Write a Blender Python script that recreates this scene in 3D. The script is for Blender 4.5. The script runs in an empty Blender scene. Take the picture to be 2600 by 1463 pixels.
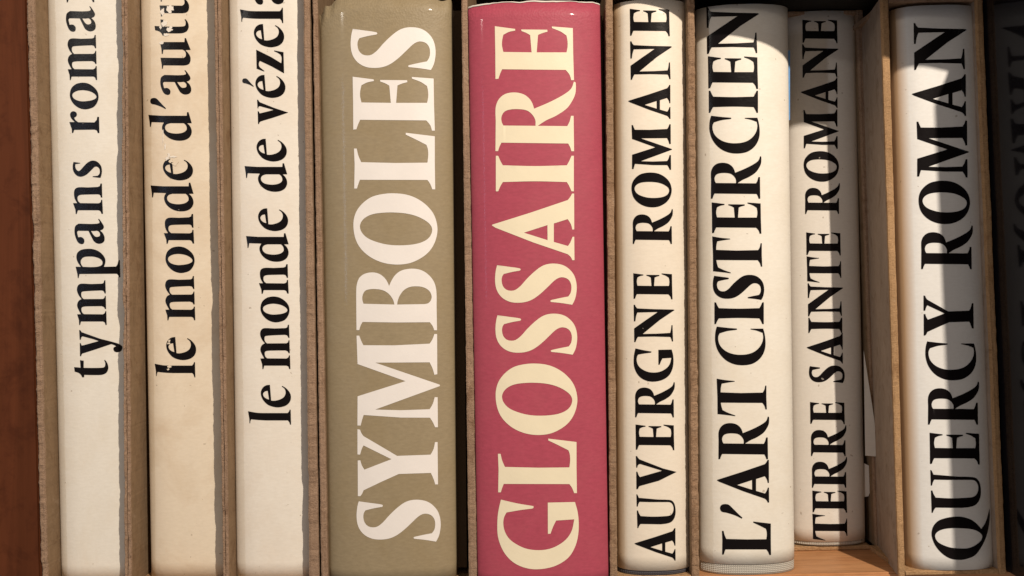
import bpy, bmesh, math, random
from mathutils import Vector, noise
from mathutils.geometry import tessellate_polygon

# ------------------------------------------------------------------ camera, world, lamps
S = 0.00016            # metres per photograph pixel on the plane of the slipcase edges (y = 0)
D = 0.36               # camera distance to that plane
ROLL = math.radians(1.15)
CR, SR = math.cos(ROLL), math.sin(ROLL)
sc = bpy.context.scene
cam_d = bpy.data.cameras.new('camera')
cam = bpy.data.objects.new('camera', cam_d)
sc.collection.objects.link(cam)
cam_d.sensor_width = 36.0
cam_d.lens = 36.0 * D / (2600 * S)
cam_d.clip_start = 0.01
cam_d.clip_end = 20
from mathutils import Matrix
cam.matrix_world = Matrix(((CR, SR, 0, 0), (0, 0, -1, -D), (-SR, CR, 0, 0), (0, 0, 0, 1)))
sc.camera = cam

world = bpy.data.worlds.new('World')
sc.world = world
world.use_nodes = True
bg = world.node_tree.nodes['Background']
bg.inputs[0].default_value = (1.0, 0.83, 0.70, 1)
bg.inputs[1].default_value = 0.27

sc.view_settings.view_transform = 'Standard'
sc.view_settings.look = 'None'
sc.view_settings.exposure = 0.0
sc.view_settings.gamma = 1.0


def lamp(name, loc, target, power, col, sx, sy=None):
    d = bpy.data.lights.new(name, 'AREA')
    d.energy = power
    d.color = col
    if sy is None:
        d.shape = 'DISK'
        d.size = sx
    else:
        d.shape = 'RECTANGLE'
        d.size = sx
        d.size_y = sy
    o = bpy.data.objects.new(name, d)
    o.location = loc
    o.rotation_euler = (Vector(target) - Vector(loc)).to_track_quat('-Z', 'Y').to_euler()
    sc.collection.objects.link(o)
    return o


lamp('ceiling_lamp', (0.385, -0.75, 0.565), (0, 0, 0), 11.6, (1.0, 0.87, 0.72), 0.022)
lamp('left_window', (-0.50, -0.58, 0.12), (0, 0, 0), 0.28, (0.50, 0.68, 1.0), 0.03, 0.26)
lamp('second_lamp', (-0.47, -0.55, 0.335), (0, 0, 0.1), 0.45, (1.0, 0.93, 0.82), 0.022)

# ------------------------------------------------------------------ helpers


def P(px, py, d=0.0):
    """point of the place seen at photograph pixel (px, py) and lying d metres behind the case-edge plane"""
    u = (px - 1300) * S
    v = (731.5 - py) * S
    k = (D + d) / D
    return ((u * CR + v * SR) * k, d, (-u * SR + v * CR) * k)


def tag(o, label=None, cat=None, group=None, kind=None):
    if label: o['label'] = label
    if cat: o['category'] = cat
    if group: o['group'] = group
    if kind: o['kind'] = kind
    return o


def obj(name, me, mat, parent=None):
    if mat is not None and not me.materials:
        me.materials.append(mat)
    o = bpy.data.objects.new(name, me)
    sc.collection.objects.link(o)
    if parent is not None:
        o.parent = parent
    return o


def empty(name, label, cat, group=None):
    o = bpy.data.objects.new(name, None)
    o.empty_display_size = 0.01
    sc.collection.objects.link(o)
    return tag(o, label, cat, group)


def mesh(name, verts, faces, smooth=False):
    me = bpy.data.meshes.new(name)
    me.from_pydata(verts, [], faces)
    me.validate()
    bm = bmesh.new()
    bm.from_mesh(me)
    bmesh.ops.recalc_face_normals(bm, faces=bm.faces)
    bm.to_mesh(me)
    bm.free()
    if smooth:
        for p in me.polygons:
            p.use_smooth = True
    return me


# ------------------------------------------------------------------ materials
def new_mat(name):
    m = bpy.data.materials.new(name)
    m.use_nodes = True
    nt = m.node_tree
    b = nt.nodes['Principled BSDF']
    return m, nt, b


def node(nt, typ, **kw):
    n = nt.nodes.new(typ)
    for k, v in kw.items():
        setattr(n, k, v)
    return n


def coords(nt, scale=(1, 1, 1)):
    g = node(nt, 'ShaderNodeTexCoord')
    mp = node(nt, 'ShaderNodeMapping')
    mp.inputs['Scale'].default_value = scale
    nt.links.new(g.outputs['Object'], mp.inputs['Vector'])
    return mp.outputs['Vector']


def noise_tex(nt, vec, scale, detail=4, rough=0.6, dist=0.0):
    n = node(nt, 'ShaderNodeTexNoise')
    n.inputs['Scale'].default_value = scale
    n.inputs['Detail'].default_value = detail
    n.inputs['Roughness'].default_value = rough
    n.inputs['Distortion'].default_value = dist
    nt.links.new(vec, n.inputs['Vector'])
    return n.outputs['Fac']


def ramp(nt, fac, stops):
    r = node(nt, 'ShaderNodeValToRGB')
    els = r.color_ramp.elements
    while len(els) < len(stops):
        els.new(0.5)
    for e, (p, c) in zip(els, stops):
        e.position = p
        e.color = (*c, 1) if len(c) == 3 else c
    nt.links.new(fac, r.inputs['Fac'])
    return r.outputs['Color']


def mix(nt, a, b, fac, mode='MIX'):
    m = node(nt, 'ShaderNodeMix', data_type='RGBA', blend_type=mode)
    if isinstance(fac, float):
        m.inputs[0].default_value = fac
    else:
        nt.links.new(fac, m.inputs[0])
    for s, i in ((a, 6), (b, 7)):
        if isinstance(s, tuple):
            m.inputs[i].default_value = (*s, 1)
        else:
            nt.links.new(s, m.inputs[i])
    return m.outputs[2]


def bump(nt, b, h, strength, dist=0.001, prev=None):
    n = node(nt, 'ShaderNodeBump')
    n.inputs['Strength'].default_value = strength
    n.inputs['Distance'].default_value = dist
    nt.links.new(h, n.inputs['Height'])
    if prev is not None:
        nt.links.new(prev, n.inputs['Normal'])
    nt.links.new(n.outputs['Normal'], b.inputs['Normal'])
    return n.outputs['Normal']


def scl(c, f):
    return tuple(min(1, x * f) for x in c)


def paper(name, col, rough=0.42, shoulder_shade=None, grain=0.94, spec=0.35, stain=None, stain_amt=0.25, crinkle=0.0, coat=0.0, specks=True):
    m, nt, b = new_mat(name)
    v = coords(nt)
    vs = coords(nt, (1, 1, 0.25))
    big = noise_tex(nt, vs, 16, 5, 0.62, 0.4)
    fine = noise_tex(nt, coords(nt, (1, 1, 3.0)), 420, 3, 0.6)
    c1 = ramp(nt, big, [(0.32, scl(col, 0.94)), (0.7, scl(col, 1.03))])
    c2 = ramp(nt, fine, [(0.3, (grain, grain - .005, grain - .012)), (0.7, (1, 1, 1))])
    c = mix(nt, c1, c2, 1.0, 'MULTIPLY')
    if stain:
        st = noise_tex(nt, v, 36, 6, 0.7, 0.6)
        sf = ramp(nt, st, [(0.45, (0, 0, 0)), (0.72, (stain_amt,) * 3)])
        c = mix(nt, c, stain, sf)
    if shoulder_shade:
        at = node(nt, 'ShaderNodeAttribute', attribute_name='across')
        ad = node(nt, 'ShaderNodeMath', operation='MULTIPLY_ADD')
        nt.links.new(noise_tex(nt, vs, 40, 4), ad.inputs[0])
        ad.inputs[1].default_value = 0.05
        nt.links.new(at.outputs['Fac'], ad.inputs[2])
        tf = ramp(nt, ad.outputs[0], [(0.05, (0.9,) * 3), (0.16, (0.0,) * 3)])  # left shoulder browned: warm bounce and shade put into the paper colour
        c = mix(nt, c, shoulder_shade, tf)
    if specks:
        sp = noise_tex(nt, v, 520, 1, 0.4)
        sf = ramp(nt, sp, [(0.775, (0, 0, 0)), (0.80, (0.45,) * 3)])
        c = mix(nt, c, (0.22, 0.15, 0.09), sf)
    nt.links.new(c, b.inputs['Base Color'])
    rr = ramp(nt, noise_tex(nt, v, 60, 4), [(0.3, (rough - .05,) * 3), (0.7, (rough + .08,) * 3)])
    nt.links.new(rr, b.inputs['Roughness'])
    b.inputs['Specular IOR Level'].default_value = spec
    b.inputs['Coat Weight'].default_value = coat
    b.inputs['Coat Roughness'].default_value = 0.09
    h = noise_tex(nt, v, 700, 3, 0.5)
    n1 = bump(nt, b, h, 0.10, 0.0004)
    h2 = noise_tex(nt, vs, 26, 3, 0.5)
    n2 = bump(nt, b, h2, 0.22, 0.003, n1)
    cn = node(nt, 'ShaderNodeTexNoise', noise_type='RIDGED_MULTIFRACTAL')
    cn.inputs['Scale'].default_value = 30
    cn.inputs['Detail'].default_value = 3
    cn.inputs['Distortion'].default_value = 0.8
    nt.links.new(v, cn.inputs['Vector'])
    n2 = bump(nt, b, cn.outputs['Fac'], 0.05, 0.0016, n2)
    if crinkle:
        sep = node(nt, 'ShaderNodeSeparateXYZ')
        nt.links.new(v, sep.inputs[0])
        mr = node(nt, 'ShaderNodeMapRange')
        mr.inputs[1].default_value = 0.100
        mr.inputs[2].default_value = 0.112
        nt.links.new(sep.outputs['Z'], mr.inputs[0])
        vo = node(nt, 'ShaderNodeTexVoronoi')
        vo.inputs['Scale'].default_value = 1150
        nt.links.new(v, vo.inputs['Vector'])
        mm = node(nt, 'ShaderNodeMath', operation='MULTIPLY')
        nt.links.new(vo.outputs['Distance'], mm.inputs[0])
        nt.links.new(mr.outputs[0], mm.inputs[1])
        bump(nt, b, mm.outputs[0], crinkle, 0.00028, n2)
    return m


def card(name, col, edge=False):
    m, nt, b = new_mat(name)
    v = coords(nt)
    f1 = noise_tex(nt, coords(nt, (1, 1, 0.3)), 60, 6, 0.7, 0.3)
    f2 = noise_tex(nt, coords(nt, (1, 1, 2.2) if edge else (1, 1, 0.6)), 900 if edge else 380, 5, 0.75)
    c1 = ramp(nt, f1, [(0.25, scl(col, 0.80)), (0.75, scl(col, 1.18))])
    c2 = ramp(nt, f2, [(0.25, (0.66, 0.62, 0.58) if edge else (0.86, 0.84, 0.82)), (0.62, (1, 1, 1)), (0.8, (1.0, 1.0, 1.0))])
    c = mix(nt, c1, c2, 1.0, 'MULTIPLY')
    f3 = noise_tex(nt, coords(nt, (1, 1, 0.7)), 150, 6, 0.72, 0.8)
    g1 = ramp(nt, f3, [(0.30, (0.60, 0.52, 0.45)), (0.48, (1, 1, 1)), (0.66, (1, 1, 1)), (0.80, (1.0, 1.0, 1.0))])
    c = mix(nt, c, g1, 0.75, 'MULTIPLY')
    g3 = ramp(nt, f3, [(0.60, (0, 0, 0)), (0.74, (0.55 if edge else 0.25,) * 3)])
    c = mix(nt, c, (0.52, 0.40, 0.30), g3)
    nt.links.new(c, b.inputs['Base Color'])
    b.inputs['Roughness'].default_value = 0.9
    b.inputs['Specular IOR Level'].default_value = 0.15
    n1 = bump(nt, b, f2, 0.9 if edge else 0.35, 0.0009 if edge else 0.0003)
    bump(nt, b, f1, 0.3, 0.002, n1)
    return m


def wood(name, c0, c1, sx=(1, 1, 1), rough=0.45, spec=0.4):
    m, nt, b = new_mat(name)
    v = coords(nt, sx)
    g = noise_tex(nt, v, 22, 6, 0.65, 1.2)
    f = noise_tex(nt, v, 160, 4, 0.7)
    c = ramp(nt, g, [(0.3, c0), (0.5, c1), (0.56, scl(c0, 1.1)), (0.75, c1)])
    c2 = ramp(nt, f, [(0.3, (0.82, 0.80, 0.78)), (0.7, (1, 1, 1))])
    c = mix(nt, c, c2, 1.0, 'MULTIPLY')
    nt.links.new(c, b.inputs['Base Color'])
    g2 = noise_tex(nt, coords(nt, (sx[0] * 0.12, sx[1] * 2.5, sx[2])), 420, 5, 0.7, 0.3)
    c3 = ramp(nt, g2, [(0.36, (0.62, 0.56, 0.50)), (0.5, (1, 1, 1))])
    c = mix(nt, c, c3, 0.75, 'MULTIPLY')
    nt.links.new(c, b.inputs['Base Color'])
    b.inputs['Roughness'].default_value = rough
    b.inputs['Specular IOR Level'].default_value = spec
    bump(nt, b, g2, 0.25, 0.0004)
    return m


def cloth(name, col):
    m, nt, b = new_mat(name)
    v = coords(nt)
    w = []
    for d in ('X', 'Z'):
        t = node(nt, 'ShaderNodeTexWave', wave_type='BANDS', bands_direction=d)
        t.inputs['Scale'].default_value = 430
        t.inputs['Distortion'].default_value = 1.0
        t.inputs['Detail'].default_value = 1
        nt.links.new(v, t.inputs['Vector'])
        w.append(t.outputs['Fac'])
    mm = node(nt, 'ShaderNodeMath', operation='MULTIPLY')
    nt.links.new(w[0], mm.inputs[0])
    nt.links.new(w[1], mm.inputs[1])
    c = ramp(nt, mm.outputs[0], [(0.05, scl(col, 0.62)), (0.6, col)])
    nt.links.new(c, b.inputs['Base Color'])
    b.inputs['Roughness'].default_value = 0.85
    bump(nt, b, mm.outputs[0], 0.8, 0.0004)
    return m


def ink(name, col, rough=0.34):
    m, nt, b = new_mat(name)
    v = coords(nt)
    f = noise_tex(nt, v, 120, 4, 0.6)
    c = ramp(nt, f, [(0.3, scl(col, 0.97)), (0.75, scl(col, 1.02))])
    sp = noise_tex(nt, v, 330, 1, 0.4)
    sf = ramp(nt, sp, [(0.80, (0, 0, 0)), (0.82, (0.5,) * 3)])
    if col[0] < 0.2:
        c = mix(nt, c, (0.5, 0.45, 0.4), sf)
    nt.links.new(c, b.inputs['Base Color'])
    b.inputs['Roughness'].default_value = rough
    b.inputs['Specular IOR Level'].default_value = 0.14 if col[0] < 0.1 else 0.25
    h = noise_tex(nt, coords(nt, (1, 1, 0.25)), 26, 3, 0.5)
    n1 = bump(nt, b, h, 0.22, 0.003)
    bump(nt, b, noise_tex(nt, v, 700, 2), 0.10, 0.0004, n1)
    return m


M_PAPER = paper('cream_jacket_paper', (0.82, 0.78, 0.70), stain=(0.66, 0.56, 0.42), stain_amt=0.30)
M_PAPER_WARM = paper('cream_jacket_paper_warm', (0.82, 0.77, 0.69), stain=(0.66, 0.54, 0.42), stain_amt=0.28)
M_PAPER_OLD = paper('yellowed_jacket_paper', (0.79, 0.685, 0.54), stain=(0.56, 0.41, 0.26), stain_amt=0.5)
M_PAPER_COOL = paper('white_jacket_paper', (0.78, 0.74, 0.68), stain=(0.66, 0.58, 0.48), stain_amt=0.15)
M_PAPER_Q = paper('bluish_white_jacket_paper', (0.76, 0.755, 0.74), stain=(0.62, 0.60, 0.58), stain_amt=0.15, shoulder_shade=(0.52, 0.33, 0.17))
M_PAPER_A = paper('cream_jacket_paper_shaded_edge', (0.81, 0.735, 0.625), stain=(0.66, 0.55, 0.40), stain_amt=0.12, shoulder_shade=(0.54, 0.36, 0.20))
M_OLIVE = paper('olive_jacket_paper', (0.318, 0.254, 0.158), rough=0.50, spec=0.3, crinkle=0.40, coat=0.12, stain=(0.27, 0.20, 0.10), stain_amt=0.35, specks=False, grain=0.86)
M_PINK = paper('crimson_jacket_paper', (0.425, 0.070, 0.112), rough=0.52, spec=0.25, crinkle=0.35, coat=0.08, stain=(0.40, 0.10, 0.12), stain_amt=0.3, specks=False, grain=0.86)
M_INK = ink('black_ink', (0.0055, 0.004, 0.0045), 0.27)
M_WHITE = ink('white_print', (0.79, 0.755, 0.73), 0.42)
M_CREAM = ink('cream_print', (0.80, 0.72, 0.54), 0.42)
M_CARD = card('grey_brown_cardboard', (0.25, 0.168, 0.100))
M_EDGE = card('torn_cardboard_edge', (0.40, 0.27, 0.185), True)
M_EDGE_MID = card('brown_cardboard_edge', (0.40, 0.260, 0.165), True)
M_CARD_PALE = card('pale_cardboard', (0.37, 0.29, 0.23))
M_EDGE_TAN = card('tan_cardboard_edge', (0.56, 0.35, 0.185), True)
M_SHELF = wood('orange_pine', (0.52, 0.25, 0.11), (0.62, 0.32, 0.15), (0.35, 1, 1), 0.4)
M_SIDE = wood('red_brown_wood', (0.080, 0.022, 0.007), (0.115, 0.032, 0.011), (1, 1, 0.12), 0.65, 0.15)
M_BACK = wood('dark_back_wood', (0.03, 0.018, 0.012), (0.05, 0.03, 0.02), rough=0.9, spec=0.05)
M_CLOTH = cloth('pale_grey_book_cloth', (0.70, 0.66, 0.58))
M_CLOTH_DARK = cloth('slate_book_cloth', (0.085, 0.08, 0.095))
M_PAGES = paper('page_block', (0.6, 0.52, 0.40), rough=0.8, spec=0.1, specks=False)
M_BLUE = ink('blue_print', (0.10, 0.26, 0.52), 0.4)
M_WHITE_TEAR = paper('bare_torn_paper', (0.82, 0.76, 0.68), rough=0.8, spec=0.1, specks=False)


def black_gloss():
    m, nt, b = new_mat('black_gloss_laminate')
    v = coords(nt)
    f = noise_tex(nt, v, 40, 5, 0.6)
    c = ramp(nt, f, [(0.3, (0.006, 0.006, 0.008)), (0.7, (0.011, 0.010, 0.012))])
    nt.links.new(c, b.inputs['Base Color'])
    b.inputs['Roughness'].default_value = 0.10
    b.inputs['Specular IOR Level'].default_value = 0.5
    bump(nt, b, noise_tex(nt, v, 14, 2), 0.12, 0.003)
    return m


M_BLACK = black_gloss()
M_DARK = paper('shade_block_dark', (0.020, 0.018, 0.016), rough=0.6, spec=0.2, specks=False)

M_BROWN = paper('brown_cover_cloth', (0.11, 0.075, 0.048), rough=0.8, spec=0.1, specks=False)

# ------------------------------------------------------------------ the setting
Z_SHELF = -752 * S


def box_mesh(name, x0, x1, y0, y1, z0, z1, bev=0.0006):
    bm = bmesh.new()
    bmesh.ops.create_cube(bm, size=1)
    for v in bm.verts:
        v.co = Vector((x0 if v.co.x < 0 else x1, y0 if v.co.y < 0 else y1, z0 if v.co.z < 0 else z1))
    if bev:
        bmesh.ops.bevel(bm, geom=list(bm.edges), offset=bev, segments=2, affect='EDGES')
    me = bpy.data.meshes.new(name)
    bm.to_mesh(me)
    bm.free()
    return me


tag(obj('shelf_board', box_mesh('shelf_board', -0.40, 0.36, 0.005, 0.22, Z_SHELF - 0.02, Z_SHELF, 0.0008), M_SHELF),
    kind='structure')
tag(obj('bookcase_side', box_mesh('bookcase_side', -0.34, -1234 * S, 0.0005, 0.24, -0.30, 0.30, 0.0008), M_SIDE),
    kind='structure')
tag(obj('bookcase_back', box_mesh('bookcase_back', -0.40, 0.36, 0.221, 0.235, -0.30, 0.30, 0), M_BACK),
    kind='structure')

tag(obj('upper_shade_board', box_mesh('upper_shade_board', -0.40, 0.36, 0.030, 0.22, 0.200, 0.220, 0.0008), M_SHELF),  # out of view; added to keep lamp light off the bookcase back
    kind='structure')
# ------------------------------------------------------------------ slipcases
SIDE = bpy.data.objects['bookcase_side']


def edge_line(ptop, pbot, d):
    """x of a straight line as a function of z, through two photograph points at depth d"""
    a = P(ptop, 0, d)
    b = P(pbot, 1463, d)
    k = (a[0] - b[0]) / (a[2] - b[2])
    return lambda z: b[0] + k * (z - b[2])


_f = edge_line(68, 104, 0.0)
for _v in SIDE.data.vertices:        # the side board stands parallel to the leaning slipcase beside it
    if _v.co.x > -0.27:
        _v.co.x += _f(_v.co.z) - 0.0003 + 1234 * S


def wall(parent, name, xt0, xt1, xb0, xb1, z0, z1, depth=0.0, back=0.15, rag=0.0006, seed=0, yaw=0.0, mats=None, label=None):
    """one cardboard wall of a slipcase: torn, fibrous front edge and two faces"""
    mc, me_ = mats or (M_CARD, M_EDGE)
    fa = edge_line(xt0, xb0, depth)
    fb = edge_line(xt1, xb1, depth)
    n = 300
    V, F, MI = [], [], []
    off = Vector((seed * 13.7, seed * 5.1, 0))
    for i in range(n + 1):
        z = z0 + (z1 - z0) * i / n
        a, b = fa(z), fb(z)
        w = b - a
        q = Vector((0, 0, z)) + off

        def nz(k, j):
            return noise.noise(Vector((j * 9.1 + off.x, off.y, z * k)))
        big = nz(55, 1) * 0.55 + nz(170, 2) * 0.35 + nz(520, 3) * 0.35 + nz(1400, 4) * 0.18
        bite = max(0.0, nz(95, 11) - 0.28) * 2.2
        fr = depth + (big + bite) * rag
        sa = (nz(260, 5) * 0.6 + nz(900, 6) * 0.5) * rag * 0.45
        sb = (nz(260, 7) * 0.6 + nz(900, 8) * 0.5) * rag * 0.45
        f1 = nz(700, 9) * rag * 0.6
        r = min(w * 0.22, 0.0004)
        sec = [(a + yaw * back, depth + back), (a + yaw * 0.004 * 10, depth + 0.04), (a + sa * 0.4, fr + r + 0.0006), (a + r * 0.3 + sa, fr + r * 0.5),
               (a + w * 0.25 + sa * .5, fr - 0.0001 + f1 * 0.4), (a + w * 0.5, fr + f1), (a + w * 0.75 + sb * .5, fr + f1 * 0.3),
               (b - r * 0.3 + sb, fr + r * 0.5), (b + sb * 0.4, fr + r + 0.0006), (b + yaw * 0.004 * 10, depth + 0.04), (b + yaw * back, depth + back)]
        for x, y in sec:
            V.append((x, y, z))
    m = 11
    for i in range(n):
        for j in range(m - 1):
            F.append((i * m + j, i * m + j + 1, (i + 1) * m + j + 1, (i + 1) * m + j))
            MI.append(1 if 2 <= j <= 7 else 0)
        F.append((i * m + m - 1, i * m, (i + 1) * m, (i + 1) * m + m - 1))
        MI.append(0)
    F.append(tuple(range(m)))
    F.append(tuple(n * m + j for j in range(m)))
    MI += [1, 1]
    me = bpy.data.meshes.new(name)
    me.from_pydata(V, [], F)
    me.materials.append(mc)
    me.materials.append(me_)
    for p, k in zip(me.polygons, MI):
        p.material_index = k
    bm = bmesh.new()
    bm.from_mesh(me)
    bmesh.ops.recalc_face_normals(bm, faces=bm.faces)
    bm.to_mesh(me)
    bm.free()
    o = obj(name, me, None, parent)
    if label: o['label'] = label
    return o


def panel(parent, name, xa, xb, z0, z1, depth, back, mat, seed=0, rag=0.0004):
    """top or bottom board of a slipcase; xa, xb give x at this height"""
    n = 90
    V, F = [], []
    for i in range(n + 1):
        x = xa + (xb - xa) * i / n
        g = noise.noise(Vector((x * 300, seed * 3.3, 1))) * rag + noise.noise(Vector((x * 1200, seed, 4))) * rag * 0.5
        r = 0.0004
        sec = [(depth + back, z0), (depth + g + r, z0), (depth + g, z0 + r), (depth + g, z1 - r), (depth + g + r, z1), (depth + back, z1)]
        for y, z in sec:
            V.append((x, y, z))
    for i in range(n):
        for j in range(6):
            F.append((i * 6 + j, i * 6 + (j + 1) % 6, (i + 1) * 6 + (j + 1) % 6, (i + 1) * 6 + j))
    F.append(tuple(range(6)))
    F.append(tuple(n * 6 + j for j in range(6)))
    return obj(name, mesh(name, V, F), mat, parent)


ZTALL = 0.150


def slipcase(label, L, R, ztop=ZTALL, zbot=Z_SHELF + 0.0001, depth=0.0, back=0.15, seed=0, top=True, mats=None,
             rag=(0.0006, 0.0006), yawl=0.0, tank=0.0019, group=None, bot_mat=None, topd=0.0):
    c = empty('slipcase', label, 'slipcase', group)
    if L:
        wall(c, 'side_wall', *L, zbot, ztop, depth, back, rag[0], seed + 1, yawl, mats)
    if R:
        wall(c, 'side_wall', *R, zbot, ztop, depth, back, rag[1], seed + 2, 0.0, mats)
    il = edge_line(L[1], L[3], depth)
    ir = edge_line(R[0], R[2], depth)
    panel(c, 'base_panel', il(zbot) + 0.0002, ir(zbot) - 0.0002, zbot, zbot + tank, depth + 0.0003, back - 0.01, bot_mat or M_EDGE_TAN, seed)
    if top:
        panel(c, 'top_panel', il(ztop) + 0.0002, ir(ztop) - 0.0002, ztop - tank, ztop, depth + topd, back - 0.01, M_EDGE, seed + 5)
    return c


# L/R = (x of left face, x of right face) at the top of the photograph, then the same at its foot
slipcase('leftmost grey-brown cardboard slipcase, its torn edge beside the red-brown wood',
         (68, 87, 104, 119), (308, 315, 316, 324), seed=10, rag=(0.0010, 0.0009))
slipcase('grey-brown cardboard slipcase round the yellowed book with scuffed lettering',
         (315.4, 322, 324.4, 333), (543, 551, 566, 573), seed=20, rag=(0.0009, 0.0007))
slipcase('cardboard slipcase with a frayed right edge, left of the olive book',
         (551.4, 560, 573.4, 581), (770, 786, 784, 810), seed=30, rag=(0.0006, 0.0006))
slipcase('cardboard slipcase holding the thick olive book',
         (793, 806, 815, 833), (1171, 1187, 1190, 1212), seed=40, rag=(0.0005, 0.0006), tank=0.0006)
slipcase('tan-edged cardboard slipcase between the crimson book and a white book without a case',
         (1537, 1556, 1549, 1568), (1746, 1764, 1757, 1776), ztop=757 * S, seed=50, rag=(0.0007, 0.0010),
         mats=(M_CARD, M_EDGE_MID))
slipcase('slipcase standing far back, its base board in view above the bare orange shelf',
         (1966, 1980, 1986, 2000), (2173, 2191, 2226, 2240), ztop=757 * S, depth=0.036, back=0.11, seed=60,
         rag=(0.0003, 0.0003))
slipcase('pale cardboard slipcase with an orange-tan edge, rightmost, beside the black board',
         (2236, 2256, 2282, 2299), (2476, 2495, 2537, 2556), ztop=717 * S, seed=70, rag=(0.0003, 0.0004),
         mats=(M_CARD_PALE, M_EDGE_TAN), yawl=0.18, back=0.06)

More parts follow.
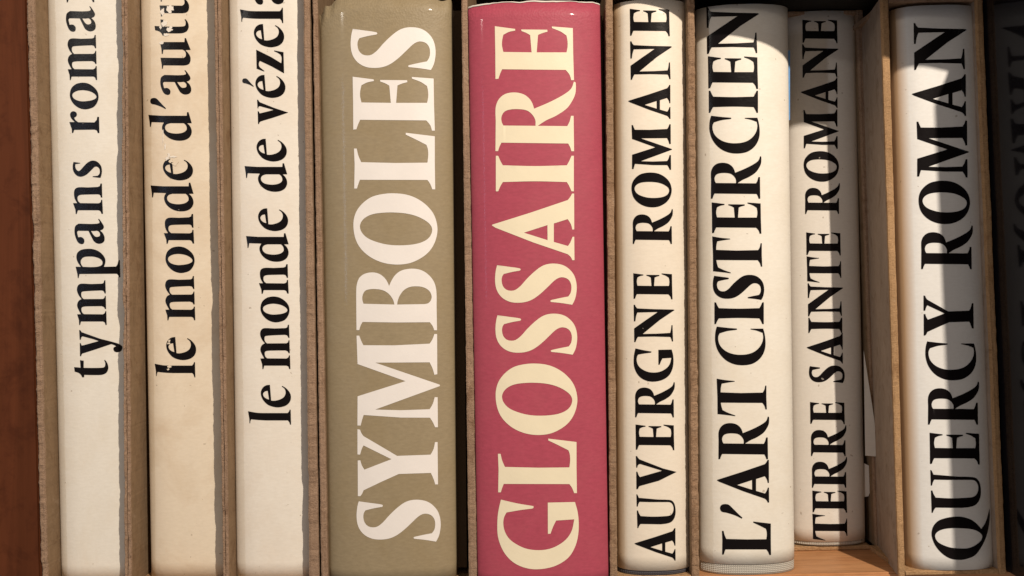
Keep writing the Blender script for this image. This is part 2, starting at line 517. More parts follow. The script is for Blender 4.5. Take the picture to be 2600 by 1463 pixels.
# ------------------------------------------------------------------ glyph outlines
# every outline is read with the word running upwards: x grows towards the baseline, y grows towards the word's start.
# (cap or x-height line, baseline, contours); "!" marks a corner, other points are joined by a smooth curve.
G = {
 'S': (105, 1600, ["115,170! 330,200 545,232 565,255 545,275! 400,300 240,340! 210,390 200,470 225,570 290,640 380,660 460,645 560,570 680,435 820,300 960,195 1080,150 1220,140 1360,165 1470,225 1570,335 1620,460 1637,600 1625,730 1600,830 1550,928! 1340,895 1150,875! 1130,857 1150,838! 1320,800 1475,770! 1520,700 1535,600 1520,510 1470,440 1390,405 1300,410 1210,465 1080,590 940,720 800,820 670,872 520,890 370,875 240,815 150,725 95,610 75,470 80,340 95,240"]),
 'E': (75, 1070, ["72,25! 330,58! 332,78! 250,95 180,130! 165,200 163,260 180,340! 540,345! 522,135! 470,105 412,85! 408,65! 740,68! 742,92! 680,108 622,132! 605,345! 985,345! 998,280 998,210 985,140! 910,90 800,48! 798,28! 1065,48! 1070,370! 1080,685! 1045,685! 1025,620 975,560! 165,552! 140,605 118,668! 80,672! 78,350!"]),
 'L': (93, 1078, ["92,905! 125,905! 145,990 180,1072! 600,1082! 990,1078! 1000,990 995,910 978,860! 850,795 725,735! 725,712! 1080,755! 1080,1080! 1085,1405! 1050,1405! 1025,1340 990,1290! 165,1288! 145,1340 128,1395! 95,1395! 100,1100!"]),
 'O': (150, 1648, ["860,80 1100,105 1300,180 1480,310 1610,480 1670,700 1655,880 1590,1050 1480,1190 1320,1300 1140,1370 920,1392 700,1365 500,1290 340,1180 220,1040 150,870 125,660 150,490 220,350 340,225 480,140 660,95", "860,433 1080,450 1270,495 1430,570 1540,660 1575,760 1530,880 1430,960 1260,1015 1000,1038 760,1025 550,975 380,900 280,800 245,690 280,590 370,510 500,460 680,437"]),
 'B': (178, 1655, ["182,1220! 178,800! 178,480 190,370 240,250 330,185 470,158 600,185 700,260 755,345 782,410! 820,320 900,200 1020,120 1210,90 1380,120 1520,215 1610,340 1650,500 1655,800! 1662,1222! 1610,1222! 1585,1150 1530,1075! 920,1080! 295,1070! 260,1130 232,1220!", "310,735! 290,660 295,580 340,500 420,470 530,465 660,485 760,540 830,620 865,690 878,750!", "930,750! 940,680 980,580 1060,480 1170,425 1300,415 1420,435 1520,500 1562,590 1550,670 1500,725 1430,742!"]),
 'M': (155, 1333, ["145,72! 185,72! 215,150 245,213! 700,215! 1220,190! 1260,130 1290,48! 1330,48! 1333,640! 1290,648! 1265,560 1220,465! 420,470! 1372,795! 1368,815! 420,1160! 800,1170! 1220,1155! 1265,1080 1295,978! 1338,978! 1342,1420! 1300,1420! 1270,1350 1225,1280! 800,1278! 250,1240! 230,1300 205,1395! 158,1395! 160,965! 865,742! 160,490!"]),
 'Y': (125, 1045, ["125,45! 155,50! 170,90 195,125! 400,245! 580,352! 965,338! 1000,270 1015,195! 1045,192! 1050,680! 1018,680! 1000,620 968,548! 600,560! 400,650! 195,748! 180,785 158,815! 130,815! 128,405! 158,402! 175,460 205,510! 515,390! 195,232! 175,270 155,338! 125,335!"]),
 'G': (235, 1545, ["275,190! 560,255 820,298! 822,325! 800,340! 600,365 370,405! 330,480 315,580 340,720 420,850 550,945 700,1010 880,1035 1060,1020 1220,960 1370,850 1460,710 1503,520! 1200,540! 1150,640 1105,760! 1062,762! 1060,240! 1515,230! 1560,400 1578,600 1565,800 1520,970 1430,1130 1300,1240 1120,1320 880,1355 680,1330 500,1250 370,1130 280,980 225,800 215,600 230,400"]),
 'A': (205, 1650, ["135,670! 150,655! 850,435! 1530,205! 1575,150 1610,85! 1648,85! 1650,745! 1615,748! 1590,650 1530,555! 1275,635! 1275,975! 1535,1050! 1580,980 1620,880! 1650,880! 1655,1310! 1615,1310! 1585,1250 1530,1200! 900,985! 200,712!", "725,805! 1158,665! 1160,942!"]),
 'R': (200, 1560, ["195,1338! 200,800! 195,650 205,540 260,420 370,335 530,310 680,340 780,410 840,500 870,595! 1150,475 1400,340 1520,240 1565,120! 1595,135! 1600,200 1590,330 1540,450 1440,590 1250,720 1080,800 935,895! 1450,900! 1490,820 1515,720! 1560,720! 1568,1340! 1522,1340! 1500,1270 1465,1205! 900,1198! 300,1190! 265,1260 240,1338!", "335,890! 305,830 300,740 350,650 450,610 600,603 740,625 830,690 890,790 895,895!"]),
 'I': (0, 100, ["0,0! 3,0! 6,7 9,12.3! 50,13.3 91,12.3! 94,7 97,0! 100,0! 100,46! 97,46! 94,39 91,34! 50,33 9,34! 6,39 3,46! 0,46!"]),
 'C': (348, 1553, ["388,380! 640,410 880,430! 885,455! 840,465! 650,490 460,545! 425,620 425,720 460,830 540,930 660,1010 820,1060 980,1072 1150,1055 1300,1000 1420,900 1500,770 1525,640 1510,535! 1360,480 1215,450! 1215,432! 1525,430! 1560,560 1582,750 1570,920 1510,1080 1400,1210 1240,1300 1020,1330 820,1305 640,1225 500,1100 400,940 350,760 345,620 360,480"]),
 'T': (205, 1065, ["197,72! 350,97 510,112! 512,122! 400,138 285,158! 270,230 265,308! 620,320! 1000,312! 1030,260 1045,192! 1065,192! 1065,400! 1073,602! 1050,602! 1030,540 995,490! 600,488! 268,485! 280,550 300,615! 400,662 520,705! 522,718! 380,700 212,682! 210,400!"]),
 'Q': (198, 868, ["978,650! 985,760 965,920 930,1050 860,1190 780,1290 680,1335 580,1352 450,1335 340,1270 250,1170 200,1060 190,980 215,890 280,820 370,785 480,765 600,765 720,800 800,855 868,930! 920,850 955,750", "238,1030 260,980 330,940 450,920 600,922 740,935 830,970 880,1025 860,1090 790,1150 700,1190 600,1197 460,1185 350,1150 270,1100"]),
 'U': (178, 845, ["172,128! 190,135! 215,190! 400,205 550,218 700,222 790,235 840,290 862,400 850,510 800,590 720,625 600,640! 245,635! 220,668 205,705! 190,705! 180,405! 200,405! 215,450 245,500! 450,510 700,500 780,480 820,420 825,350 800,290 760,265 680,262! 400,262! 225,258! 205,300 195,338! 178,338!"]),
 'N': (215, 1535, ["205,90! 250,90! 280,160 330,210! 900,235! 1560,248! 1600,268! 1100,590! 515,1055! 1000,1045! 1450,1020! 1480,900 1495,765! 1530,765! 1550,1300! 1512,1305! 1490,1230 1455,1155! 900,1140! 350,1150! 305,1230 270,1320! 225,1325! 220,870! 600,610! 1020,330! 330,345! 285,480 262,638! 215,638!"]),
 'V': (118, 600, ["115,88! 130,92! 145,115 160,130! 450,240! 620,283! 400,390! 160,455! 150,470 140,492! 122,492! 120,278! 135,282! 148,320 165,345! 440,268! 165,185! 142,200 132,230! 120,230!"]),
 't': (320, 1000, ["175,1085! 300,1095! 335,1100! 320,915! 412,928! 410,1102! 600,1105! 850,1100 920,1080 940,1020 935,960 912,925! 930,905! 980,970 1012,1060 1010,1140 970,1220 900,1262 820,1278 600,1280! 425,1275! 420,1335! 372,1335! 350,1285 290,1230 190,1195!"]),
 'y': (315, 990, ["300,172! 325,178! 360,228! 800,385! 1200,490 1300,530 1355,590 1350,650 1310,700 1240,720 1170,705 1138,650 1150,600 1205,575! 1150,540 1085,520! 700,650! 370,755! 345,818! 320,818! 315,495! 335,495! 360,555! 400,550! 780,445! 650,400! 385,330! 355,350 340,412! 312,412!"]),
 'm': (172, 655, ["625,605! 642,605! 650,825! 632,825! 610,785 570,775! 400,782 290,790 250,800 238,840 250,890 280,920! 600,918! 625,900 635,868! 650,868! 655,1085! 635,1085! 620,1055 580,1038! 400,1040 290,1045 250,1060 242,1100 255,1145 285,1172! 600,1175! 630,1155 642,1122! 658,1122! 665,1352! 645,1352! 630,1310 600,1295! 235,1295! 220,1352! 205,1355! 200,1270! 170,1175! 235,1172! 200,1110 172,1040 175,990 200,945 245,918! 200,860 168,780 172,720 195,680 240,662 400,668! 580,662! 610,650 620,620!"]),
 'n': (155, 557, ["530,480! 550,480! 555,678! 538,678! 520,640 490,632! 340,635 250,640 215,655 205,690 215,730 245,757! 500,760! 530,745 540,710! 555,710! 565,908! 545,908! 525,868 495,858! 210,858! 195,910! 180,912! 175,850! 142,757! 200,757! 165,690 155,620 165,565 195,540 240,532 350,535! 490,528! 520,515!"]),
 'p': (165, 640, ["145,378! 235,380! 180,300 158,220 175,145 240,95 350,78 440,85 530,120 600,180 640,250 640,320 618,380! 820,375! 850,330 860,268! 882,268! 890,555! 870,555! 855,515 830,495! 210,500! 195,568! 182,568! 175,500!", "265,380! 235,330 235,270 280,220 380,207 470,215 560,250 595,300 580,350 510,378 400,385!"]),
 'a': (165, 575, ["495,980! 512,982! 550,1035 578,1090 565,1125 525,1145! 565,1185 588,1245 580,1300 540,1328 490,1330 440,1300 405,1240 380,1190 360,1150! 215,1148! 200,1165 205,1200 215,1240! 260,1238 295,1265 302,1300 290,1330 255,1337 215,1315 185,1260 165,1190 163,1130 175,1080 220,1047! 400,1052! 480,1048! 515,1035 515,1015!", "395,1150! 440,1152 490,1150 520,1180 522,1215 500,1232 460,1232 430,1205 410,1175"]),
 's': (150, 540, ["148,175! 240,188! 245,195! 175,205! 175,250 195,290 225,303 250,285 290,240 340,190 380,165 420,155 470,165 510,195 540,240 550,300 545,350 530,400! 420,388! 418,378! 490,370! 515,340 520,300 508,262 480,242 450,243 410,280 370,320 330,355 280,378 240,383 200,370 160,330 140,280 138,220"]),
 'r': (112, 410, ["390,1195! 408,1195! 412,1360! 395,1360! 385,1335 360,1325! 155,1328! 145,1358! 132,1360! 130,1320! 105,1248! 160,1248! 125,1210 112,1170 125,1145 150,1138 175,1150 182,1175 170,1195 155,1202! 165,1225 195,1250! 360,1252! 385,1225!"]),
 'o': (113, 402, ["250,845 300,855 350,885 390,930 405,985 395,1040 360,1090 310,1112 255,1118 195,1100 145,1060 115,1010 108,960 125,900 170,860 210,848", "255,922 320,935 370,965 383,995 350,1020 290,1033 220,1035 160,1015 135,985 140,955 175,932 215,923"]),
 'l': (450, 1190, ["132,970! 350,1010 500,1018! 1110,1018! 1145,980 1165,928! 1190,928! 1200,1328! 1175,1328! 1155,1260 1120,1215! 600,1215! 400,1205 210,1185! 190,1240 185,1292! 168,1290! 165,1170!"]),
 'e': (450, 1190, ["672,268! 685,430! 705,692! 780,698 860,685 960,650 1040,590 1080,500 1075,420 1040,360 980,315! 995,298! 1080,350 1150,420 1200,500 1220,580 1210,680 1160,770 1060,840 900,875 760,860 620,805 520,710 460,610 435,500 450,410 500,330 580,280", "615,430! 650,665! 580,640 520,590 495,530 510,480 550,445"]),
 'd': (480, 1055, ["200,318! 450,335! 970,335! 975,262! 1005,262! 1070,487! 975,487! 1030,540 1065,620 1065,700 1020,780 930,830 800,843 680,820 580,765 510,690 475,600 480,530 512,472! 265,465! 248,560! 230,560! 225,480!", "640,487! 570,510 535,560 545,620 600,670 700,695 800,697 900,675 960,630 970,580 950,525 910,487!"]),
 'u': (187, 487, ["180,428! 430,428! 432,388! 445,388! 493,508! 440,510! 475,550 492,590 485,640 460,660 420,667! 215,665! 208,700! 200,700! 198,660! 185,588! 420,590! 440,575 445,550 435,520 410,505! 215,505! 208,548! 198,548! 195,500!"]),
 'v': (340, 775, ["332,965! 350,968! 365,995 385,1010! 600,1095! 832,1172! 600,1250! 400,1310! 375,1325 362,1355! 348,1355! 342,1150! 355,1150! 375,1185! 598,1130! 375,1068! 355,1080 352,1105! 340,1102!"]),
 'z': (318, 760, ["318,165! 560,285! 718,382! 725,330 722,280 705,245! 660,215 605,190! 605,178! 755,205! 765,545! 560,430! 378,345! 362,380 365,430 385,455! 450,505! 445,515! 325,470!"]),
 "'": (95, 280, ["130,625 165,630 205,670 250,720 280,750! 275,760! 220,730 150,705 110,695 95,665 105,635"]),
}


def outline(s):
    pts = []
    for w in s.split():
        c = w.endswith('!')
        x, y = w.rstrip('!').split(',')
        pts.append((float(x), float(y), c))
    n = len(pts)
    size = max(max(p[0] for p in pts) - min(p[0] for p in pts), 1)
    out = []
    for i in range(n):
        p0, p1, p2, p3 = pts[i - 1], pts[i], pts[(i + 1) % n], pts[(i + 2) % n]
        out.append((p1[0], p1[1]))
        if p1[2] and p2[2]:
            continue
        A = (2 * p1[0] - p2[0], 2 * p1[1] - p2[1]) if p1[2] else p0[:2]
        B = (2 * p2[0] - p1[0], 2 * p2[1] - p1[1]) if p2[2] else p3[:2]
        L = math.hypot(p2[0] - p1[0], p2[1] - p1[1])
        k = max(2, min(6, int(L / size * 40)))
        # centripetal-like tension: tangent scaled to the segment, so uneven spacing does not overshoot
        d1 = math.hypot(p2[0] - A[0], p2[1] - A[1]) or 1
        d2 = math.hypot(B[0] - p1[0], B[1] - p1[1]) or 1
        t1 = ((p2[0] - A[0]) / d1 * L, (p2[1] - A[1]) / d1 * L)
        t2 = ((B[0] - p1[0]) / d2 * L, (B[1] - p1[1]) / d2 * L)
        for j in range(1, k):
            t = j / k
            h1 = 2 * t**3 - 3 * t**2 + 1; h2 = -2 * t**3 + 3 * t**2
            h3 = t**3 - 2 * t**2 + t; h4 = t**3 - t**2
            out.append((h1 * p1[0] + h2 * p2[0] + h3 * t1[0] + h4 * t2[0], h1 * p1[1] + h2 * p2[1] + h3 * t1[1] + h4 * t2[1]))
    return out


GC = {k: (c, b, [outline(s) for s in cs]) for k, (c, b, cs) in G.items()}

# ------------------------------------------------------------------ books


class Spine:
    def __init__(self, lt, lb, rt, rb, de, b, pn=2.4, pe=0.6):
        self.l = edge_line(lt, lb, de)
        self.r = edge_line(rt, rb, de)
        self.de, self.b, self.pn, self.pe = de, b, pn, pe

    def depth(self, x, z):
        l, r = self.l(z), self.r(z)
        s = min(1.0, abs(2 * (x - l) / (r - l) - 1))
        return self.de - self.b * (1 - s ** self.pn) ** self.pe

    def hit(self, px, py, lift):
        d = self.de - self.b
        for _ in range(12):
            x, _y, z = P(px, py, d)
            d = d * 0.35 + self.depth(x, z) * 0.65
        return P(px, py, d - lift)

    def sheet(self, z0, z1, wrap=0.006, off=0.0, thick=None, top=None, bottom=None, nz=40):
        """curved sheet from foot z0 to head z1 that wraps round both shoulders"""
        ts = [0.5 - 0.5 * math.cos(math.pi * i / 56) for i in range(57)]
        V, F = [], []
        cols = len(ts) + 2
        for k in range(nz + 1):
            f = k / nz
            for j in range(cols):
                t = 0 if j == 0 else (1 if j == cols - 1 else ts[j - 1])
                zb = z0 + (bottom(t) if bottom else 0)
                zt = z1 + (top(t) if top else 0)
                z = zb + (zt - zb) * f
                l, r = self.l(z), self.r(z)
                s = abs(2 * t - 1)
                y = self.de - self.b * (1 - s ** self.pn) ** self.pe + off
                if j == 0 or j == cols - 1:
                    y = self.de + wrap
                V.append((l + (r - l) * t, y, z))
        for k in range(nz):
            for j in range(cols - 1):
                F.append((k * cols + j, k * cols + j + 1, (k + 1) * cols + j + 1, (k + 1) * cols + j))
        return V, F


def sheet_obj(name, sp, z0, z1, mat, parent, **kw):
    V, F = sp.sheet(z0, z1, **kw)
    me = bpy.data.meshes.new(name)
    me.from_pydata(V, [], F)
    for p in me.polygons:
        p.use_smooth = True
    at = me.attributes.new('across', 'FLOAT', 'POINT')
    cols = 59
    for i in range(len(V)):
        j = i % cols
        at.data[i].value = 0.0 if j == 0 else (1.0 if j == cols - 1 else 0.5 - 0.5 * math.cos(math.pi * (j - 1) / 56))
    o = obj(name, me, mat, parent)
    m = o.modifiers.new('thickness', 'SOLIDIFY')
    m.thickness = 0.00018
    m.offset = 1 if False else -1
    return o


def body(parent, sp, z0, z1, back, mat, inset=0.0006, wide=0.0):
    """boards and pages behind the spine"""
    V = []
    for y in (sp.de + (0.007 if wide else 0.001), sp.de + back):
        for z in (z0, z1):
            V.append((sp.l(z) + inset, y, z))
            V.append((sp.r(z) - inset + wide, y, z))
    F = [(0, 1, 3, 2), (4, 6, 7, 5), (0, 2, 6, 4), (1, 5, 7, 3), (2, 3, 7, 6), (0, 4, 5, 1)]
    return obj('text_block', mesh('text_block', V, F), mat, parent)


def flat_on_spine(name, sp, contours, mat, parent, lift=0.00012, step=7):
    """print on the spine: outlines in photograph pixels, cut into strips so that the sheet follows the curve"""
    polys = [[Vector((x, y, 0)) for x, y in c] for c in contours]
    tris = tessellate_polygon(polys)
    flat = [v for p in polys for v in p]
    bm = bmesh.new()
    vs = [bm.verts.new(v) for v in flat]
    for t in tris:
        try:
            bm.faces.new([vs[i] for i in t])
        except ValueError:
            pass
    x0 = min(v.x for v in flat); x1 = max(v.x for v in flat)
    n = int((x1 - x0) / step)
    for i in range(1, n + 1):
        x = x0 + (x1 - x0) * i / (n + 1)
        bmesh.ops.bisect_plane(bm, geom=bm.verts[:] + bm.edges[:] + bm.faces[:], dist=1e-4, plane_co=(x, 0, 0), plane_no=(1, 0, 0))
    for v in bm.verts:
        v.co = Vector(sp.hit(v.co.x, v.co.y, lift))
    bm.normal_update()
    for f in bm.faces:
        if f.normal.y > 0:
            f.normal_flip()
    me = bpy.data.meshes.new(name)
    bm.to_mesh(me)
    bm.free()
    for p in me.polygons:
        p.use_smooth = True
    return obj(name, me, mat, parent)


def letters(sp, rows, mat, parent):
    for g, yt, yb, cap, base in rows:
        c, b, cs = GC[g]
        allp = [p for k in cs for p in k]
        v0 = min(p[1] for p in allp); v1 = max(p[1] for p in allp)
        out = []
        for k in cs:
            out.append([(cap + (x - c) / (b - c) * (base - cap), yt + (y - v0) / (v1 - v0) * (yb - yt)) for x, y in k])
        flat_on_spine('apostrophe' if g == "'" else 'letter', sp, out, mat, parent)


def book(label, sp, zj, ztop, zfoot, mat, rows, inkm, cloth_m=None, back=0.13, group=None, top=None, bottom=None, body_m=None, wide=0.0):
    b = empty('book', label, 'book', group)
    jk = sheet_obj('dust_jacket', sp, zj, ztop, mat, b, top=top, bottom=bottom)
    if cloth_m:
        sheet_obj('cloth_binding', sp, zfoot, zj + 0.004, cloth_m, b, off=0.0005, nz=8)
    body(b, sp, zfoot + 0.0015, ztop - 0.002, back, body_m or M_PAGES, wide=wide)
    letters(sp, rows, inkm, jk)
    return b, jk


def jag(seed, amp=0.0005, corners=()):
    def f(t):
        v = noise.noise(Vector((t * 9, seed, 0))) * amp + noise.noise(Vector((t * 40, seed, 2))) * amp * 0.4
        for t0, w, h in corners:
            e = max(0, 1 - abs(t - t0) / w)
            v -= h * e ** 0.7 * (1 + 0.5 * noise.noise(Vector((t * 24, seed, 5))))
        return v
    return f


zs = Z_SHELF + 0.0023
sp1 = Spine(122, 157, 337, 348, 0.011, 0.0036, 3.0, 0.6)
sp2 = Spine(358, 385, 569, 591, 0.0125, 0.0036, 3.0, 0.6)
sp3 = Spine(582, 602, 784, 800, 0.010, 0.0036, 3.0, 0.6)
sp4 = Spine(810, 835, 1146, 1159, 0.004, 0.0072, 2.35, 0.6)
sp5 = Spine(1188, 1213, 1523, 1545, 0.000, 0.0064, 2.35, 0.6)
sp6 = Spine(1557, 1568, 1741, 1752, 0.0078, 0.0070)
sp7 = Spine(1765, 1777, 1999, 2017, 0.0127, 0.0077)
sp8 = Spine(1993, 2012, 2169, 2198, 0.041, 0.0060)
sp9 = Spine(2259, 2303, 2469, 2521, 0.0068, 0.0068, 3.0, 0.6)

book('cream book in the leftmost slipcase, "tympans roma…" in black lowercase', sp1, zs, 0.147, zs, M_PAPER, [
    ('t', 913.7, 958.2, 203.1, 273.5), ('y', 837.8, 904.7, 202.6, 272.5), ('m', 711.8, 825.6, 196.1, 269.4),
    ('p', 631.8, 706.2, 195, 267.1), ('a', 556, 620, 189.6, 263.2), ('n', 466.2, 543.7, 187.8, 260),
    ('s', 407.8, 451.8, 186.9, 257), ('r', 282.7, 337.9, 177.8, 251.9), ('o', 210, 277.8, 178.6, 249.4),
    ('m', 89, 203.7, 172.4, 245), ('a', 16.1, 80.7, 167.9, 240.7), ('n', -70, 6.2, 165, 238)], M_INK)
b2, jk2 = book('yellowed book with worn black lowercase lettering "le monde d\'autu…"', sp2, zs, 0.147, zs, M_PAPER_OLD, [
    ('l', 919.7, 958.3, 423.5, 495), ('e', 855.9, 914.5, 423.5, 495), ('m', 701, 813.7, 420.2, 494.3),
    ('o', 626, 693.4, 421.5, 493.3), ('n', 543.5, 619.3, 418.5, 491.6), ('d', 464, 536.8, 417.5, 489.5),
    ('e', 403, 458.2, 415, 487), ('d', 284.9, 357.4, 412.3, 485), ("'", 248.8, 277.2, 381.4, 421.5),
    ('a', 178.7, 241.1, 407.5, 483), ('u', 96.9, 174.7, 408, 482.5), ('t', 48.4, 90.2, 407.4, 477.7),
    ('u', -36, 42, 405.5, 478.8)], M_INK)
book('cream book with "le monde de vézel…" in black lowercase, left of the olive book', sp3, zs, 0.147, zs, M_PAPER_WARM, [
    ('l', 1040.4, 1078.4, 662.3, 738), ('e', 977.2, 1034.6, 663.6, 735.8), ('m', 824.7, 937.6, 661.3, 735.8),
    ('o', 752.9, 818.7, 662.6, 734.3), ('n', 671, 746.2, 659.9, 731.7), ('d', 592.5, 664.7, 659.6, 731),
    ('e', 529, 586.9, 656.8, 728.6), ('d', 414.8, 487, 655.9, 727.4), ('e', 352.4, 410.2, 652.8, 725.2),
    ('v', 253.2, 315, 654, 723), ('e', 190.2, 248.7, 649.9, 721.7), ("'", 199.2, 220.6, 615.1, 644.4),
    ('z', 126.2, 186.5, 650.5, 720.6), ('e', 61.1, 120.2, 646, 718.5), ('l', 19.8, 58.8, 642, 718.2),
    ('a', -50, 11.8, 643, 718)], M_INK)
book('thick olive-brown book with large white capitals SYMBOLES', sp4, zs, 741 * S, zs, M_OLIVE, [
    ('S', 1269, 1375.4, 909.5, 1114), ('Y', 1090, 1260, 907.6, 1111), ('M', 848.3, 1085, 907, 1110.3),
    ('B', 682.4, 838.7, 904.6, 1108.6), ('O', 491, 672, 900.7, 1107.5), ('L', 337.4, 481, 899, 1103.5),
    ('E', 195, 332, 896, 1102), ('S', 69.3, 178, 894.5, 1101)], M_WHITE,
    top=jag(3, 0.0007, ((0.0, 0.15, 0.0048), (0.93, 0.05, 0.0014))), body_m=M_BROWN, wide=0.0045)
b5, jk5 = book('thick crimson book with large cream capitals GLOSSAIRE', sp5, Z_SHELF + 0.0004, 713 * S, Z_SHELF + 0.0004, M_PINK, [
    ('G', 1268.8, 1445.7, 1265.7, 1464.5), ('L', 1113.9, 1252.3, 1264.5, 1463.4), ('O', 923.2, 1104.7, 1261.8, 1462.8),
    ('S', 796.6, 900.8, 1262, 1460.7), ('S', 669.4, 774, 1261, 1459.5), ('A', 491.7, 660.8, 1258.3, 1458),
    ('I', 395.8, 486, 1259, 1457), ('R', 207.4, 384.2, 1258.7, 1456.4), ('E', 66.8, 203.7, 1257, 1455.4)], M_CREAM,
    top=jag(8, 0.0004), body_m=M_BROWN, wide=0.0022)
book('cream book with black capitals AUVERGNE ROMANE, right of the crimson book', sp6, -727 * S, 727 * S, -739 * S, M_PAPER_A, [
    ('A', 1341.1, 1423.4, 1615.7, 1715.1), ('U', 1255, 1341.1, 1616.8, 1713), ('V', 1157.8, 1242.2, 1615.1, 1714),
    ('E', 1078, 1143.3, 1614, 1711.3), ('R', 970.2, 1060, 1613, 1710.6), ('G', 884.8, 969.3, 1610.5, 1707.7),
    ('N', 774, 868.9, 1609.7, 1708), ('E', 694, 760.2, 1608.3, 1706.7), ('R', 530.7, 619.8, 1607, 1705.6),
    ('O', 438.2, 526.6, 1605, 1704), ('M', 315.7, 431.3, 1604.5, 1703.2), ('A', 215.7, 302, 1599.8, 1702.2),
    ('N', 105.2, 202.9, 1600.7, 1701.5), ('E', 22.4, 92.1, 1599.4, 1699.8)], M_INK, M_CLOTH_DARK)
b7, jk7 = book('cream book without a slipcase, black capitals L\'ART CISTERCIEN', sp7, -724 * S, 719 * S, Z_SHELF + 0.0002, M_PAPER, [
    ('L', 1324.4, 1409.5, 1833.3, 1957), ("'", 1280, 1317.2, 1828.2, 1885.2), ('A', 1167.9, 1276.2, 1826.4, 1952.5),
    ('R', 1057.5, 1166.2, 1824.7, 1949.4), ('T', 961.6, 1056.8, 1821, 1946), ('C', 829.3, 927.7, 1816, 1940.8),
    ('I', 767.9, 823, 1814.1, 1939.4), ('S', 698, 761.7, 1812.6, 1937.4), ('T', 600.4, 694, 1809.7, 1934.3),
    ('E', 514, 593.5, 1807.5, 1932), ('R', 396.5, 504.7, 1805.5, 1929.7), ('C', 294, 390, 1801.5, 1926),
    ('I', 230.5, 286.6, 1799.8, 1924.7), ('E', 143, 226, 1798.1, 1923.7), ('N', 18.4, 137, 1794.4, 1921.4)], M_INK, M_CLOTH)
book('slim cream book set far back, black capitals TERRE SAINTE ROMANE', sp8, -725 * S, 755 * S, -736 * S, M_PAPER_COOL, [
    ('T', 1304.6, 1372.9, 2063.6, 2151), ('E', 1245.8, 1302.2, 2062.9, 2150), ('R', 1160.4, 1238.6, 2061.9, 2148.3),
    ('R', 1079.7, 1158.3, 2059.5, 2146.6), ('E', 1021, 1077.3, 2057.1, 2144.2), ('S', 928.2, 973, 2055.9, 2142.7),
    ('A', 845.7, 923.2, 2052.5, 2139.8), ('I', 807, 845.7, 2052.6, 2138.5), ('N', 719.5, 803.6, 2051.3, 2136.8),
    ('T', 651, 717.8, 2049, 2135.5), ('E', 590.2, 648.7, 2047.3, 2134), ('R', 465, 543.5, 2044.6, 2130),
    ('O', 384, 461.6, 2042, 2128.7), ('M', 277.9, 378.4, 2040.6, 2126.4), ('A', 197.7, 274.5, 2037.2, 2126.4),
    ('N', 112.9, 197.7, 2037.3, 2125.1), ('E', 50, 110.2, 2037.3, 2125.8)], M_INK, M_CLOTH, back=0.10)
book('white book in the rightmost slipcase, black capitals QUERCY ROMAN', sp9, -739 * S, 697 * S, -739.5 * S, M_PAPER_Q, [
    ('Q', 1291, 1421.9, 2366.9, 2491.7), ('U', 1193.5, 1302.2, 2363.4, 2487.4), ('E', 1098.9, 1179.8, 2360.8, 2486.6),
    ('R', 969, 1078.4, 2356.7, 2482.5), ('C', 867, 966, 2350, 2475.8), ('Y', 750.5, 852, 2345, 2471.5),
    ('R', 572.5, 683.7, 2339.5, 2466.5), ('O', 459, 569.2, 2334.5, 2461), ('M', 306.6, 450.9, 2328.5, 2455.8),
    ('A', 188.7, 294.6, 2321.5, 2452.4), ('N', 58.7, 178, 2320.5, 2448.8)], M_INK, back=0.02)

sheet_obj('torn_top_edge', sp5, 711.5 * S, 714.5 * S, M_WHITE_TEAR, jk5, top=jag(8, 0.0004), bottom=jag(8.3, 0.0005), off=-0.0002, nz=2)

# places where the print has been rubbed off the yellowed jacket
rnd = random.Random(4)


def blot(cx, cy, rx, ry, n=26, rough=0.45):
    out = []
    ph = rnd.random() * 9
    for i in range(n):
        a = 2 * math.pi * i / n
        r = 1 + rough * noise.noise(Vector((math.cos(a) * 1.6 + ph, math.sin(a) * 1.6, ph))) * 1.6 + (rnd.random() - 0.5) * rough * 0.6
        out.append((cx + rx * r * math.cos(a), cy + ry * r * math.sin(a)))
    return out


for cx, cy, rx, ry in ((431, 24, 10, 9), (413, 30, 5, 8), (418, 60, 7, 8), (431, 74, 9, 6), (408, 69, 3, 4), (422, 88, 5, 3),
                       (411, 109, 5, 4), (434, 409, 6, 5), (444, 416, 7, 4), (424, 403, 5, 4), (429, 394, 4, 5),
                       (431, 931, 5, 3), (427, 938, 3, 2), (430, 866, 3, 3), (428, 872, 4, 2), (414, 345, 1.6, 17), (420, 372, 2, 9), (438, 398, 9, 2.5), (450, 412, 5, 2)):
    flat_on_spine('rubbed_patch', sp2, [blot(cx, cy, rx, ry)], M_WHITE_TEAR if cy < 120 or 340 < cy < 405 else M_PAPER_OLD, jk2, lift=0.00020)
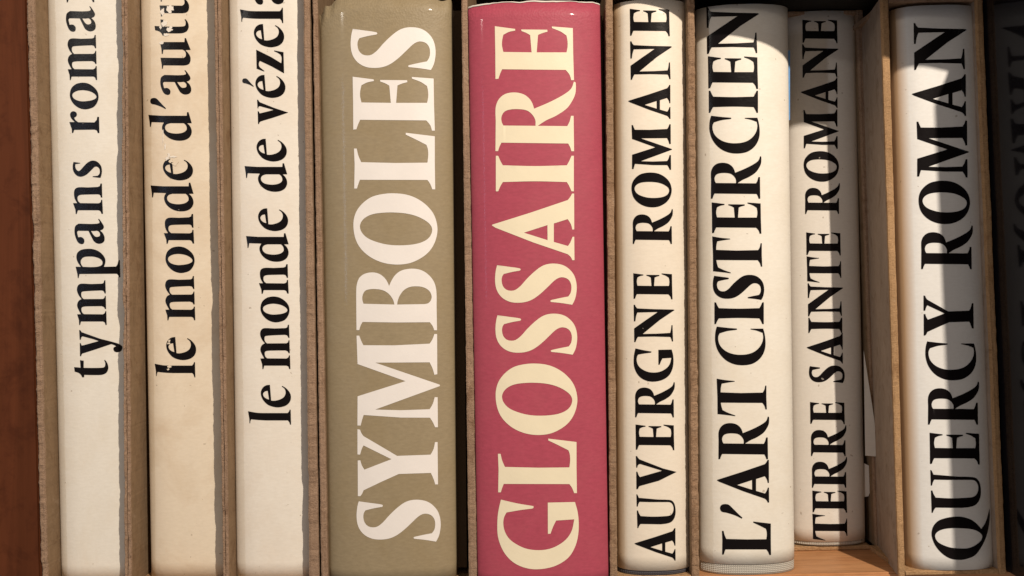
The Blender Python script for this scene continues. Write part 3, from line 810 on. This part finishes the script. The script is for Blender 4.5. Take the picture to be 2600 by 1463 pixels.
# blue strip of the cover showing at the right edge of the book without a case
V = []
for y_, py in ((0, 128), (1, 305)):
    for px in (1998.5, 2006):
        V.append(P(px, py, 0.0126))
        V.append(P(px, py, 0.016))
obj('blue_cover_edge', mesh('blue_cover_edge', V, [(0, 2, 3, 1), (4, 5, 7, 6), (0, 1, 5, 4), (2, 6, 7, 3), (0, 4, 6, 2), (1, 3, 7, 5)]), M_BLUE, b7)

# loose slips of paper between the books


def slip(label, pts, d, d2, mat):
    V = [P(x, y, d + (d2 - d) * k) for k, (x, y) in zip([i % 2 for i in range(len(pts))], pts)]
    n = len(V)
    V += [(a + 0.00005, b + 0.0002, c) for a, b, c in V]
    F = [tuple(range(n)), tuple(range(2 * n - 1, n - 1, -1))] + [(i, (i + 1) % n, n + (i + 1) % n, n + i) for i in range(n)]
    return tag(obj('paper_slip', mesh('paper_slip', V, F), mat), label, 'paper slip')


slip('long white paper slip sticking out beside the slim set-back book', [(2193, 890), (2197, 1157), (2233, 1160), (2219, 1060), (2206, 975)], 0.0345, 0.0345, M_PAPER_COOL)
slip('short pale paper slip below the long one', [(2194, 1176), (2195, 1262), (2205, 1260), (2209, 1250), (2208, 1184)], 0.0405, 0.0405, M_PAPER_COOL)

# ------------------------------------------------------------------ black board and the added block shading the tops
bl = empty('black_book', 'large glossy black book standing well forward at the right end', 'book')
fl = edge_line(2500, 2564, 0.0)
V = []
for y in (-0.076, 0.12):
    for z in (Z_SHELF, 757 * S):
        V.append((fl(z), y, z))
        V.append((fl(z) + 0.045, y, z))
me = mesh('cover', V, [(0, 1, 3, 2), (4, 6, 7, 5), (0, 2, 6, 4), (1, 5, 7, 3), (2, 3, 7, 6), (0, 4, 5, 1)])
bm = bmesh.new(); bm.from_mesh(me)
bmesh.ops.bevel(bm, geom=list(bm.edges), offset=0.0012, segments=3, affect='EDGES')
bm.to_mesh(me); bm.free()
obj('cover', me, M_BLACK, bl)

ov = box_mesh('shade_block', 0, 0.24, 0, 0.16, 0, 0.03, 0.001)
o = obj('added_shade_block', ov, M_DARK)  # mostly out of view; added to cast the shadows across the book tops
o.location = (0.050, -0.008, 760 * S)
o.rotation_euler = (0, 0, math.radians(-19.5))
tag(o, 'dark block added above the right-hand books to shade their tops', 'book')
